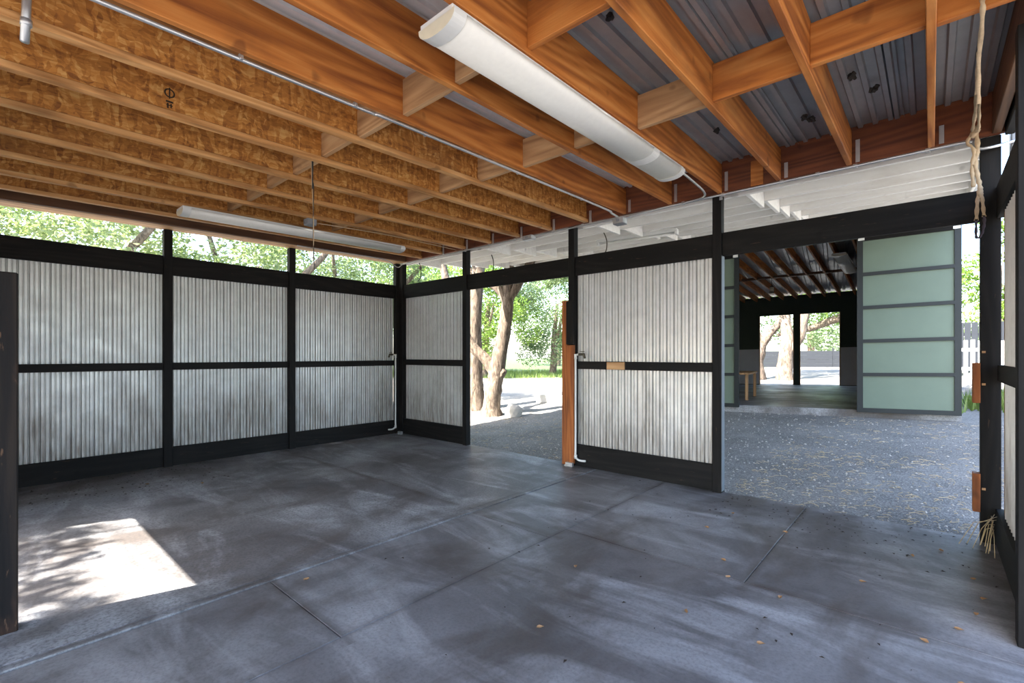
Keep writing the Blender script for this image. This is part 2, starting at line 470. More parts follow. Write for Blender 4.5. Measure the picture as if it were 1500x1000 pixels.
# ------------------------------------------------------------------ concrete floor: slabs with joints between
floor = struct('floor', 'stained grey concrete floor slabs of the open barn', 'floor')
box('joint_fill', -7.3, .62, -3.3, 5.04, -.20, -.010, M['dirt'], floor, 0)
gap = .0025
def slab(x0, x1, y0, y1, top=0.):
    box('slab', x0+gap, x1-gap, y0+gap, y1-gap, -.15, top, M['concrete' if x1 < -3 else 'concrete2'], floor, .0025)
for a in ((-7.3, -3.12, -3.3, 2.97, .004), (-7.3, -3.12, 2.97, 5.06, .004),
          (-3.05, -2.19, -3.3, 1.19, 0), (-3.05, -2.19, 1.19, 2.9, 0), (-3.05, -2.19, 2.9, 5.06, 0),
          (-2.19, .62, -3.3, 3.12, 0), (-2.19, -.86, 3.12, 5.06, 0), (-.86, .62, 3.12, 5.06, 0)):
    slab(*a)
box('joint_strip', -3.115, -3.056, -3.3, 5.06, -.15, .006, M['concrete'], floor, .003)

# ------------------------------------------------------------------ walls
def wall_sheets(root, axis, fixed, a0, a1, z0, z1, flip=1):
    """overlapping corrugated sheets along a bay; axis 'X' or 'Y' is the running direction"""
    L = a1-a0; n = max(1, round(L/.72)); w = L/n
    for i in range(n):
        ov = .02 if i < n-1 else 0
        me = corrugated('corrugated_sheet', w+ov, z1-z0, M['galv'], phase=.13*i+rnd.random()*.3)
        if axis == 'X': link('corrugated_sheet', me, root, (a0+i*w, fixed+.0025*(i % 2), z0))
        else: link('corrugated_sheet', me, root, (fixed-.0025*(i % 2), a0+i*w, z0), (0, 0, math.pi/2))

PT = 3.0                                     # post tops, below the roof beams
# left wall (runs along Y at X = -7.15)
wl = struct('wall_left', 'left barn wall of silver corrugated sheets in black timber frame', 'wall')
ly = [-.70, 1.52, 3.05, 4.90]
for y, t in ((-.70, 2.925), (1.515, 2.955), (3.045, 2.985), (4.905, 3.02)):
    box('post', -7.19, -7.10, y, y+.09, 0, t, M['blackZ'], wl)
for i in range(3):
    y0 = ly[i]+.088; y1 = (ly[i+1] if i < 2 else 4.905)-.002
    box('top_rail', -7.178, -7.14, y0, y1, 2.40, 2.635, M['blackY'], wl)
    box('mid_rail', -7.178, -7.135, y0, y1, 1.21, 1.30, M['blackY'], wl)
    box('bottom_plate', -7.178, -7.135, y0, y1, .006, .24, M['blackY'], wl)
    wall_sheets(wl, 'Y', -7.195, y0, y1, .12, 2.52)
# front wall (runs along X at Y = 5)
wf = struct('wall_front', 'front barn wall with open doorways and corrugated bays between black posts', 'wall')
def fpost(x0, top=3.015, x1=None):
    return box('post', x0, x1 if x1 else x0+.088, 4.965, 5.055, 0, top, M['blackZ'], wf)
fpost(-7.10, 3.015, -7.0); fpost(-5.435); fpost(-3.45); fpost(-1.672); fpost(.275, 3.015, .385)
for x0, x1 in ((-7.0, -5.437), (-5.345, -3.452), (-3.36, -1.674), (-1.582, .273)):
    box('top_rail', x0, x1, 4.99, 5.028, 2.40, 2.635, M['blackX'], wf)
for x0, x1 in ((-7.0, -5.437), (-3.36, -1.674)):
    box('mid_rail', x0, x1, 4.985, 5.026, 1.222, 1.318, M['blackX'], wf)
    box('bottom_plate', x0, x1, 4.985, 5.026, .006, .275, M['blackX'], wf)
    wall_sheets(wf, 'X', 5.042, x0, x1, .12, 2.52)
jb = box('door_jamb', -3.541, -3.458, 4.955, 5.045, 0, 2.09, M['jambZ'], wf); jb['label'] = 'raw brown timber jamb board'
jb = box('door_jamb', -3.448, -3.345, 4.925, 4.963, .035, 1.52, M['jambZ'], wf); jb['label'] = 'bare orange timber strip'
jb = box('door_jamb', -3.456, -3.352, 4.925, 4.963, 1.53, 2.07, M['blackZ'], wf); jb['label'] = 'black painted timber strip'
wb = box('wood_patch', -2.90, -2.665, 4.968, 4.984, 1.225, 1.312, M['paleX'], wf); wb['label'] = 'bare wood patch on black rail'
for z0, z1 in ((1.04, 1.34), (.23, .515)):
    wb = box('wood_block', .232, .274, 4.93, 5.02, z0, z1, M['jambZ'], wf); wb['label'] = 'bare wood stop block'
for z in (1.18, .40, 1.42):
    box('peg_hole', .283, .303, 4.961, 4.966, z-.008, z+.008, M['paleX'], wf, 0)
box('lit_post_side', -1.583, -1.579, 4.97, 5.05, .02, 2.40, M['edge'], wf, 0)  # thin added strip: blue outdoor light on the post's side put into colour
# metal brackets over the posts
for x in (-1.60,):
    box('post_strap', x, x+.03, 4.958, 4.963, 2.96, 3.13, M['zinc'], wf, .001)

# right wall
wr = struct('wall_right', 'right barn wall of corrugated metal with black posts at frame edge', 'wall')
box('post', .310, .40, 3.30, 3.39, 0, 2.98, M['blackZ'], wr)
box('top_rail', .36, .398, 3.392, 4.96, 2.40, 2.635, M['blackY'], wr)
box('mid_rail', .365, .405, 3.392, 4.96, 1.205, 1.325, M['blackY'], wr)
box('bottom_plate', .355, .405, 3.392, 4.96, .006, .27, M['blackY'], wr)
wall_sheets(wr, 'Y', .405, 3.35, 4.70, .12, 2.45)
box('jamb', .385, .42, 4.74, 4.78, 0, 2.45, M['paleZ'], wr)
box('jamb', .39, .42, 4.83, 4.86, 0, 2.45, M['darkfirY'], wr)
box('post', .315, .405, -3.2, -3.11, 0, 2.90, M['blackZ'], wr)

# stall partition, unseen boards raised to block sun, and the back wall behind it
wp = struct('wall_partition', 'black stall partition, boards raised to block sun, ending in a worn post at left edge', 'wall')
box('post', -3.56, -3.455, .03, .13, 0, 1.815, M['wornZ'], wp, .006)
for i in range(6): box('board', -3.53, -3.49, -.668, .028, .006+.30*i, .30+.30*i, M['blackY'], wp)
wk = struct('wall_back', 'back barn wall with stall opening and wide doorway added behind the camera for sky light', 'wall')
for x0, x1 in ((-7.30, -5.62),):
    box('top_rail', x0, x1, -.74, -.70, 2.40, 2.90, M['blackX'], wk)
    wall_sheets(wk, 'X', -.75, x0, x1, .05, 3.185)
box('header', -5.62, -3.56, -.76, -.70, 1.81, 2.05, M['blackX'], wk)
wall_sheets(wk, 'X', -.75, -5.62, -3.56, 2.04, 3.185)
box('post', -5.70, -5.61, -.76, -.67, 0, 2.90, M['blackZ'], wk)
box('post', -3.57, -3.48, -.76, -.67, 0, 2.90, M['blackZ'], wk)
wall_sheets(wk, 'X', -3.15, -3.5, .4, 2.35, 2.85)
box('header', -3.5, .4, -3.16, -3.11, 2.25, 2.45, M['blackX'], wk)  # wide unseen doorway below, added to let sky light in
box('post', -3.57, -3.48, -3.18, -3.09, 0, 2.88, M['blackZ'], wk)
wall_sheets(wk, 'Y', -3.53, -3.09, -.76, .05, 2.6)

# ------------------------------------------------------------------ ceiling: joists, blocking, roof sheets
SL = .018
def zb(y): return 2.93+SL*y
ce = struct('ceiling', 'open barn ceiling of orange joists under corrugated metal roofing', 'ceiling')
Y0, Y1 = -3.15, 4.93
LJ = Y1-Y0; YM = (Y0+Y1)/2
JX = [0., -.525, -1.06, -1.585, -2.10, -2.64]
me_j = boxmesh('joist', .04, LJ, .285, M['firY'], .004)
for x in JX:
    link('joist', me_j, ce, (x, YM, zb(YM)+.1425), (SL, 0, 0))
KX = [-3.16, -3.71, -4.26, -4.80, -5.35, -5.90, -6.42]
me_w = boxmesh('joist_web', .011, LJ, .23, M['osb'], 0)
me_f = boxmesh('joist_flange', .062, LJ, .038, M['flangeY'], .003)
me_w2 = boxmesh('joist_web', .011, Y1+.95, .23, M['osb'], 0)
me_f2 = boxmesh('joist_flange', .062, Y1+.95, .038, M['flangeY'], .003)
for x in KX:
    y0 = Y0 if x > -3.3 else -.95
    L = Y1-y0; ym = (y0+Y1)/2; k_ = x > -3.3
    w = link('joist_web', me_w if k_ else me_w2, ce, (x, ym, zb(ym)+.1425), (SL, 0, 0))
    f = link('joist_flange', me_f if k_ else me_f2, w, (0, 0, -.124))
    f = link('joist_flange', me_f if k_ else me_f2, w, (0, 0, .124))
# ink stamps on the second web
def stamp(y, z):
    bm = bmesh.new()
    V, Fc = [], []
    n = 20
    for i in range(n):
        a = 2*math.pi*i/n
        for r in (.030, .021): V.append((0, math.cos(a)*r, math.sin(a)*r))
    for i in range(n):
        j = (i+1) % n; Fc.append((2*i, 2*i+1, 2*j+1, 2*j))
    bm.free()
    parts = [(V, Fc)]
    for (a, b, c, d) in ((-.004, .004, -.036, .036), (-.02, .02, -.062, -.05), (-.015, -.005, -.10, -.066), (.004, .012, -.095, -.066), (-.018, .018, -.082, -.076)):
        parts.append(([(0, a, c), (0, b, c), (0, b, d), (0, a, d)], [(0, 1, 2, 3)]))
    me = mesh_from('ink_stamp', *join(parts), M['ink'])
    o = link('ink_stamp', me, ce, (KX[1]+.0065, y, z)); o['label'] = 'dark ink stamp on strand board'
stamp(.82, zb(.8)+.155)
# blocking between joists
def block(x0, x1, y, mat, dz=.0, h=.235, ty=.04):
    box('blocking', x0, x1, y, y+ty, zb(y)+.025+dz, zb(y)+.025+dz+h, mat, ce)
for row, ys in enumerate((1.86, 3.09)):
    for i in range(5):
        m = 'fir' if (i == 2 and row == 0) or (row == 1 and i in (0, 1)) else 'pale'
        block(JX[i+1]+.02, JX[i]-.02, ys+.02*((i*7) % 3-1), M[m+'X'])
    block(JX[0]+.02, .33, ys, M['firX'])
    block(KX[0]+.006, JX[5]-.02, ys-.02, M['paleX'])
    for i in range(6):
        block(KX[i+1]+.006, KX[i]-.006, ys-.02+.012*(i % 2), M['paleX'], .018, .19)
for i in range(5): block(JX[i+1]+.02, JX[i]-.02, -.7, M['paleX'])
# rim board over the front wall and end beams
box('rim_board', -6.86, .45, 4.935, 4.975, 3.018, 3.337, M['rimX'], ce)
pb = box('patch_board', -1.30, -1.19, 4.925, 4.9345, 3.02, 3.26, M['firX'], ce); pb['label'] = 'lighter orange board patch on the rim'
me_b = boxmesh('end_beam', .05, LJ, .29, M['darkfirY'], .004)
link('end_beam', me_b, ce, (.36, YM, zb(YM)+.145), (SL, 0, 0))
me_b = boxmesh('fascia', .05, LJ, .31, M['blackY'], .004)
link('fascia', me_b, ce, (.425, YM, zb(YM)+.125), (SL, 0, 0))
me_b = boxmesh('end_beam', .04, 5.9, .29, M['darkfirY'], .004)
link('end_beam', me_b, ce, (-6.88, 2.02, zb(2.02)+.15), (SL, 0, 0))
me_b = boxmesh('wall_plate', .26, 5.9, .045, M['paleY'], .004)
link('wall_plate', me_b, ce, (-7.03, 2.02, zb(2.02)+.0235), (SL, 0, 0))
me_b = boxmesh('eave_fascia', .03, 6.2, .22, M['whiteY'], .004)
link('eave_fascia', me_b, ce, (-7.56, 2.15, zb(2.15)+.20), (SL, 0, 0))
# corrugated roofing, one sheet after another
RW = .80; nR = 11
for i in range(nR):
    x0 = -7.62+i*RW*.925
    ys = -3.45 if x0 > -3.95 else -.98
    me = corrugated('roof_sheet', RW, 5.30-ys, M['roofsheen' if i in (6, 7) else 'roofmetal'], pitch=.10, amp=.011, trap=True)
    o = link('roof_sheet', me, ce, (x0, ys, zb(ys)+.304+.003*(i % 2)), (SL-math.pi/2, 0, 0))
# note: sheet local +Z runs along world +Y after the turn
# hurricane ties at each joist end
for x in JX:
    s = 1
    o = box('joist_tie', x+.045, x+.075, 4.928, 4.9335, 3.03, 3.17+.05*((int(abs(x)*10)) % 2), M['zinc'], ce, .001)
for x in KX[:6]:
    o = box('joist_tie', x+.05, x+.08, 4.915, 4.93, 3.00, 3.15, M['zinc'], ce, .003)
# mud nests under the roof
for x, y in ((-.75, 4.35), (-.30, 4.2), (-1.35, 4.1), (-1.9, 2.9), (-.40, 3.9), (-.72, 4.42), (-1.30, 2.3), (-1.18, 2.35)):
    parts = []
    for k in range(4):
        V, Fc = tube_data([(rnd.uniform(-.02, .02), rnd.uniform(-.02, .02), 0), (rnd.uniform(-.03, .03), rnd.uniform(-.03, .03), -.03)], [.016, .009], 6)
        parts.append((V, Fc))
    o = link('mud_nest', mesh_from('mud_nest', *join(parts), M['wasp']), ce, (x, y, zb(y)+.288)); o['label'] = 'dark mud nest on the metal'

# ------------------------------------------------------------------ white breezeway roof beyond the front wall
def zw(y): return 3.0+.133*(y-5.)
WS = math.atan(.133)
bz = struct('breezeway_roof', 'white painted breezeway roof framing between barn and outbuilding', 'roof')
wy = [5.12, 5.76, 6.40, 7.03, 7.66, 8.29, 8.92, 9.55, 10.1]
for y in wy:
    box('white_joist', -7.28, .33, y, y+.04, zw(y), zw(y)+.19, M['whiteX'], bz)
me = boxmesh('white_deck', 1.24, 5.6, .014, M['whiteX'], .002)
for i in range(7):
    x0 = -7.32+i*1.225
    wdt = 1.24 if i < 6 else .35
    link('white_deck', me if i < 6 else boxmesh('white_deck', wdt, 5.6, .014, M['whiteX'], .002), bz, (x0+wdt/2, 7.75, zw(7.75)+.215+.003*(i % 2)), (WS, 0, 0))
for bx in (-1.40, -3.17, -5.15, -6.9):
    for i in range(len(wy)-1):
        o = box('white_block', bx-.02+.015*(i % 2), bx+.02+.015*(i % 2), wy[i]+.042, wy[i+1]-.002, zw(wy[i])+.01, zw(wy[i])+.18, M['whiteX'], bz)
me = boxmesh('white_fascia', .03, 5.6, .24, M['whiteY'], .003)
link('white_fascia', me, bz, (.365, 7.75, zw(7.75)+.095), (WS, 0, 0))

# ------------------------------------------------------------------ fluorescent fixtures
def fixture(name, label, x0, x1, y0, y1, ztop, depth, cat='light fixture', slope=0., band=False):
    xm = (x0+x1)/2; ym = (y0+y1)/2; w = x1-x0; L = y1-y0
    t = thing(name, label, cat, (xm, ym, ztop)); t.rotation_euler = (slope, 0, 0)
    link('housing', boxmesh('housing', w*.92, L, .03, M['fixture'], .004), t, (0, 0, -.015))
    n = 14; prof = []
    for i in range(n+1):
        a = math.pi*i/n
        prof.append((-w/2*math.cos(a)*1., -.022-(depth-.022)*math.sin(a)**.75))
    def lens(ya, yb, sc):
        V = [(x*sc, y, -.022+(z+.022)*sc) for y in (ya, yb) for x, z in prof]; N = n+1
        Fc = [(i, i+1, N+i+1, N+i) for i in range(n)]
        Fc += [tuple(range(n, -1, -1)), tuple(N+i for i in range(N))]
        Fc += [(0, N, 2*N-1, n)]
        return mesh_from('x', V, Fc, None)
    me = lens(-L/2+.05, L/2-.05, 1.); me.materials.append(M['lens']); me.name = 'diffuser'
    for p in me.polygons[:n]: p.use_smooth = True
    link('diffuser', me, t)
    if band:
        me = lens(L*.27, L*.27+.10, 1.012); me.materials.append(M['fixture']); me.name = 'joining_band'; link('joining_band', me, t)
    for s in (-1, 1):
        a, b = (-L/2, -L/2+.075) if s < 0 else (L/2-.075, L/2)
        me = lens(a, b, 1.025); me.materials.append(M['lenscap']); me.materials.append(M['fixture']); me.name = 'end_cap'
        for i, p in enumerate(me.polygons): p.material_index = 0 if i in (n, n+1) else 1
        link('end_cap', me, t)
    return t
f1 = fixture('fluorescent_light', 'large white wraparound ceiling fixture screwed under the orange joists, nearest the camera', -1.815, -1.565, 1.38, 3.98, zb(2.7)-.004, .088, slope=SL, band=True)

f2 = fixture('fluorescent_light', 'long white ceiling fixture hung near the left wall clerestory', -5.97, -5.73, 1.38, 4.12, zb(2.75)-.02, .085, slope=SL)
# bare strip light under the breezeway
t = thing('strip_light', 'slim white strip light under the white breezeway joists', 'light fixture', (-3.3, 6.5, zw(6.5)-.002), .12)
link('housing', boxmesh('housing', 1.22, .10, .05, M['fixture'], .004), t, (0, 0, -.03))
tube('lamp_tube', [(-.57, 0, -.075), (.57, 0, -.075)], .016, M['lens'], t)
for s in (-1, 1): link('lamp_holder', boxmesh('lamp_holder', .04, .085, .075, M['fixture'], .006), t, (s*.60, 0, -.055))

# ------------------------------------------------------------------ conduits, boxes, wires
def conduit(name, label, pts, r=.0115, clips=(), mat='zinc', sub=6, cat='conduit'):
    p = smooth_path(pts, sub); t = thing(name, label, cat, p[0])
    tube('pipe', [q-p[0] for q in p], r, M[mat], t, 8)
    for c in clips:
        c = Vector(c)-p[0]
        link('clip', boxmesh('clip', .032, .018, .034, M['zinc'], .003), t, c)
    return t
cz = lambda y: zb(y)-.012
conduit('conduit', 'silver conduit running along the underside of the leftmost solid orange joist',
        [(-2.685, -1.0, cz(-1)), (-2.685, 1.0, cz(1)), (-2.68, 1.65, cz(1.65)), (-2.67, 1.95, cz(1.95)), (-2.67, 4.4, cz(4.4)), (-2.67, 4.68, cz(4.68)-.02), (-2.68, 4.86, 2.975)], clips=[(-2.68, y, cz(y)+.01) for y in (.9, 1.55, 2.1, 3.1, 4.1)])
conduit('conduit', 'long silver conduit running above the front wall posts',
        [(-2.60, 4.895, 2.965), (-2.2, 4.90, 2.985), (-1.8, 4.905, 2.992), (-.5, 4.905, 2.992), (.15, 4.905, 2.992), (.21, 4.905, 2.975), (.255, 4.90, 2.925), (.33, 4.90, 2.915), (.46, 4.96, 2.945)],
        clips=[(x, 4.908, 2.992) for x in (-1.95, -1.55, -1.03, -.75, -.48, -.02)])
conduit('conduit', 'thinner silver conduit running to the left corner above the front wall',
        [(-6.95, 4.90, 2.975), (-5.0, 4.905, 2.985), (-3.3, 4.905, 2.982), (-2.78, 4.89, 2.965)], r=.009, clips=[(x, 4.905, 2.985) for x in (-3.2, -3.65, -4.3, -4.8, -5.3)])
conduit('conduit', 'short bent conduit from large ceiling fixture to the front wall line',
        [(-1.62, 3.96, zb(3.96)-.015), (-1.63, 4.3, zb(4.3)-.02), (-1.66, 4.7, zb(4.7)-.025), (-1.74, 4.86, 2.99), (-1.95, 4.89, 2.985)], r=.010)
conduit('hanging_pipe', 'short galvanised pipe hanging from the ceiling at upper left',
        [(-3.08, .150, 3.22), (-3.08, .136, 2.82)], r=.0165, sub=2, cat='pipe')
o = tube('coupling', [(-3.08, .141, 2.925), (-3.08, .140, 2.895)], .021, M['zinc'], bpy.data.objects['hanging_pipe'], 10, loc=(0, 0, 0))
o.location = Vector((0, 0, 0))-Vector((-3.08, .150, 3.22))
conduit('conduit', 'thin tan cable run sagging along joists over the left wall',
        [(-5.45, 2.6, zb(2.6)-.02), (-5.4, 3.6, zb(3.6)-.005), (-5.45, 4.85, zb(4.85)-.01)], r=.006, mat='romex', cat='cable')
conduit('conduit', 'thin silver conduit curving along the left wall plate to the corner',
        [(-6.75, 3.0, zb(3)-.03), (-6.76, 4.0, zb(4)-.03), (-6.78, 4.5, zb(4.5)-.04), (-6.85, 4.75, 2.90), (-6.9, 4.88, 2.965)], r=.008)

def jbox(label, c, s, mat='zinc', cat='junction box'):
    t = thing('junction_box', label, cat, c)
    link('box', boxmesh('box', *s, M[mat], .006), t)
    link('cover', boxmesh('cover', s[0]*.96, s[1]*.96, .006, M['greybox'], .002), t, (0, 0, -s[2]/2-.002))
    link('knockout', boxmesh('knockout', s[0]*.3, .01, s[2]*.4, M['greybox'], .002), t, (0, -s[1]/2-.003, 0))
    return t
jbox('metal junction box where two conduits meet above the front doorway', (-2.675, 4.885, 2.935), (.13, .11, .07))
jbox('small junction box on conduit between the I-joists above the front wall', (-4.03, 4.885, 2.965), (.16, .10, .055))
jbox('square grey box beside hanging wires over the left fixture', (-5.42, 2.56, zb(2.56)-.03), (.11, .11, .07), 'greybox')
# hanging wire pair
t = thing('hanging_wire', 'dark twisted wire dangling from joists in front of the left wall', 'wire', (-3.78, 1.80, zb(1.8)))
tube('strand', smooth_path([(0, 0, .08), (-.01, .01, -.05), (.012, .0, -.12), (-.02, .015, -.2)], 5), .005, M['cable'], t, 6)
tube('strand', smooth_path([(0.02, 0, .08), (.02, .0, -.04), (-.015, .01, -.13), (.01, .01, -.2), (-.02, .02, -.52), (.0, .02, -.86)], 5), .003, M['cable'], t, 6)
tube('strand', smooth_path([(-.01, 0, .08), (-.025, .01, -.1), (-.012, .02, -.5), (-.02, .02, -.80)], 5), .003, M['romex'], t, 6)
# cable tails under breezeway
for i, (x, y, lab) in enumerate(((-3.42, 5.78, 'bent cable tail hanging under the breezeway beside the strip light'), (-5.6, 5.78, 'thin cable tail hanging under the breezeway near left doorway'), (-6.75, 5.14, 'short cable tail hanging at the left end of the breezeway'))):
    z = zw(y)+.01
    tag(tube('cable_tail', smooth_path([(x, y, z), (x+.05, y, z-.13), (x+.04, y, z-.27), (x-.03, y, z-.33)], 5), .008, M['cable'] if i else M['brass'], None, 8, loc=(x, y, z)), lab, 'cable')
# outside electrical box at far right
t = thing('electrical_box', 'grey electrical box on a pipe beyond the right wall', 'electrical box', (.475, 5.04, 2.955))
link('box', boxmesh('box', .08, .12, .18, M['greybox'], .006), t)
link('cover', boxmesh('cover', .035, .10, .17, M['paleZ'], .004), t, (.05, -.03, 0))
tube('pipe', [(-.02, 0, -.09), (-.02, 0, -2.95)], .014, M['greybox'], t, 8)
# water pipes with taps
def tap(label, x, y, z0, z1, dx, dy):
    t = thing('water_pipe', label, 'pipe', (x, y, 0))
    tube('riser', smooth_path([(dx*.9, dy*.9, z0), (dx*.3, dy*.3, z0), (0, 0, z0+.05), (0, 0, z0+.2), (0, 0, z1-.1), (0, 0, z1), (dx*.35, dy*.35, z1+.02)], 4), .0135, M['pvc'], t, 10)
    tube('elbow', [(0, 0, z0+.01), (0, 0, z0+.06)], .019, M['pvc'], t, 10)
    tube('elbow', [(0, 0, z1-.04), (0, 0, z1+.025)], .019, M['pvc'], t, 10)
    b = tube('tap_body', [(dx*.3, dy*.3, z1+.02), (dx*.75, dy*.75, z1+.02), (dx*.85, dy*.85, z1-.03)], [.015, .018, .014], M['brass'], t, 10)
    tube('tap_handle', [(dx*.6, dy*.6-.0, z1+.05), (dx*.6, dy*.6, z1+.058)], .03, M['brass'], b, 8)
    return t
tap('white plastic water pipe with tap beside the bare orange jamb', -3.325, 4.945, .09, 1.385, .16, 0)
tap('white plastic water pipe with tap in the left wall corner', -7.055, 4.86, .10, 1.385, 0, -.16)
V, Fc = join([boxdata(-.05, .05, -.02, .02, 0, .05), boxdata(-.06, -.02, -.03, .03, 0, .02)])
tag(link('post_bracket', mesh_from('post_bracket', V, Fc, M['zinc']), None, (-3.39, 4.905, .002)), 'small galvanised bracket at foot of the orange jamb', 'bracket')
V, Fc = join([boxdata(-.05, .05, -.02, .02, 0, .05), boxdata(-.06, -.02, -.03, .03, 0, .02)])
tag(link('post_bracket', mesh_from('post_bracket', V, Fc, M['zinc']), None, (-6.97, 4.90, .006)), 'small galvanised bracket on the floor in the left wall corner', 'bracket')

# strap hanging from ceiling at the right post
t = thing('strap', 'frayed tan strap draped from ceiling block and looped beside right post', 'strap', (.25, 4.86, 2.98))
o = Vector((.25, 4.86, 2.98))
def ribbon(name, pts, w, mat, parent, wd=(1, 0, 0)):
    P = smooth_path([Vector(p)-o for p in pts], 6); wv = Vector(wd)*w/2; th = Vector((0, .003, 0))
    V = []; Fc = []
    for i, p in enumerate(P):
        k = 1+.25*math.sin(i*1.7)
        V += [p-wv*k, p+wv*k, p+wv*k+th, p-wv*k+th]
    for i in range(len(P)-1):
        for j in range(4):
            k = (j+1) % 4; Fc.append((i*4+j, i*4+k, (i+1)*4+k, (i+1)*4+j))
    Fc += [(3, 2, 1, 0), tuple((len(P)-1)*4+j for j in range(4))]
    return link(name, mesh_from(name, V, Fc, mat, True), parent)
ribbon('webbing', [(.175, 3.05, 3.03), (.18, 3.12, 2.985), (.195, 3.7, 2.975), (.215, 4.3, 2.98), (.225, 4.8, 3.03), (.235, 4.87, 3.05)], .018, M['strap'], t)
ribbon('webbing', [(.185, 3.45, 2.978), (.21, 3.9, 2.965), (.235, 4.35, 2.965), (.25, 4.7, 2.985), (.245, 4.87, 3.04)], .016, M['strap'], t)
ribbon('webbing', [(.235, 4.86, 3.05), (.20, 4.85, 2.97), (.235, 4.84, 2.90), (.225, 4.84, 2.78), (.232, 4.84, 2.63)], .022, M['strap'], t)
ribbon('webbing', [(.245, 4.86, 3.05), (.255, 4.85, 2.92), (.242, 4.84, 2.8), (.258, 4.84, 2.68), (.268, 4.83, 2.60), (.268, 4.83, 2.54)], .026, M['strap'], t)
ribbon('webbing', [(.262, 4.83, 2.60), (.252, 4.83, 2.50), (.247, 4.83, 2.38)], .022, M['strap'], t)
ribbon('webbing', [(.270, 4.83, 2.60), (.280, 4.83, 2.50), (.287, 4.83, 2.40)], .020, M['strap'], t)
ribbon('loop', [(.247, 4.83, 2.39), (.245, 4.83, 2.28), (.252, 4.83, 2.245), (.272, 4.83, 2.27), (.287, 4.83, 2.34), (.287, 4.83, 2.41)], .016, M['strapdark'], t)
tube('knot', [(.225-.25, -.0, .02), (.25-.25, 0, .07), (.24-.25, 0, .10)], [.015, .024, .012], M['strap'], t, 8)

# ------------------------------------------------------------------ outbuilding across the yard
BA = (-3.163, 10.148, 0.); BY = math.radians(7)
bl = thing('outbuilding', 'dark green outbuilding with concrete floor and orange rafters across the yard', 'building', BA, BY)
SH = .02                                      # the yard and the building step down to the left
def bz_(u): return .375+SH*u
def bb(name, u0, u1, d0, d1, z0, z1, mat, parent=None, bev=.003):
    """board in the building's frame; z is above its floor, which falls gently along u"""
    V, Fc = boxdata(u0, u1, d0, d1, z0, z1)
    V = [(x, y, z+bz_(x)) for x, y, z in V]
    c = Vector(((u0+u1)/2, (d0+d1)/2, (z0+z1)/2+bz_((u0+u1)/2)))
    me = mesh_from(name, [Vector(v)-c for v in V], Fc, mat)
    pr = parent if parent is not None else bl
    off = Vector((0, 0, 0)) if parent is None else Vector(parent.location)
    return link(name, me, pr, c-off)
bb('slab', -3.1, 3.56, 0, 8.0, -.14, 0, M['concrete'])
bb('back_wall', -3.1, -.34, 7.9, 8.0, 0, 3.0, M['darkgreen'])
bb('back_wall', .70, .855, 7.9, 8.0, 0, 3.0, M['darkgreen'])
bb('back_wall', 1.975, 3.56, 7.9, 8.0, 0, 3.0, M['darkgreen'])
bb('back_wall', -.34, .70, 7.9, 8.0, 2.36, 3.0, M['darkgreen'])
bb('back_wall', .855, 1.975, 7.9, 8.0, 2.36, 3.0, M['darkgreen'])
for u in (-.34, .675, .855, 1.95): bb('opening_trim', u, u+.025, 7.88, 8.02, 0, 2.36, M['paleZ'])
bb('wainscot', -3.1, -.34, 7.86, 7.898, .02, 1.22, M['greywain'])
bb('wainscot', 1.98, 3.56, 7.86, 7.898, .02, 1.22, M['greywain'])
bb('side_wall', -3.1, -3.0, 0, 8, 0, 3.5, M['darkgreen'])
bb('side_wall', 3.46, 3.56, 0.05, 8, 0, 3.5, M['darkgreen'])
bb('front_wall', -3.1, -1.05, .02, .10, 0, 3.4, M['darkgreen'])
bb('front_wall', 3.50, 3.56, .02, .10, 0, 3.4, M['greentrim'])
bb('header', -3.1, 3.56, -.02, .12, 3.07, 3.40, M['greentrim'])
bb('mid_beam', -3.1, 3.56, 4.15, 4.25, 3.10, 3.16, M['darkfirY'])
# rafters falling to the back wall
SR = (.375+3.24-.36-3.48)/3.7
def zr(d): return 3.105+(4.2-d)*.064
ra = math.atan(-.064); SK = .09
for i in range(20):
    u = -3.9+i*.395
    for d0, d1, mat in ((-.1, 4.15, 'firY'), (4.2, 8.05, 'firY')):
        L = d1-d0; dm = (d0+d1)/2; um = u+SK*(dm-4.2)
        if um < -2.95 or um > 3.42: continue
        me = bpy.data.meshes.get('b_rafter_%d' % (d0 > 0)) or boxmesh('b_rafter_%d' % (d0 > 0), .04, L, .19, M[mat], .003)
        link('rafter', me, bl, (um, dm, bz_(um)+zr(dm)+.095), (ra, 0, -math.atan(SK)))
for i in range(9):
    u0 = -3.3+i*.79
    me = bpy.data.meshes.get('b_roof') or corrugated('b_roof', .82, 8.6, M['roofmetal'], pitch=.2, amp=.012, trap=True)
    link('roof_sheet', me, bl, (u0, -.3, bz_(u0)+zr(-.3)+.212), (ra-math.pi/2, 0, 0))


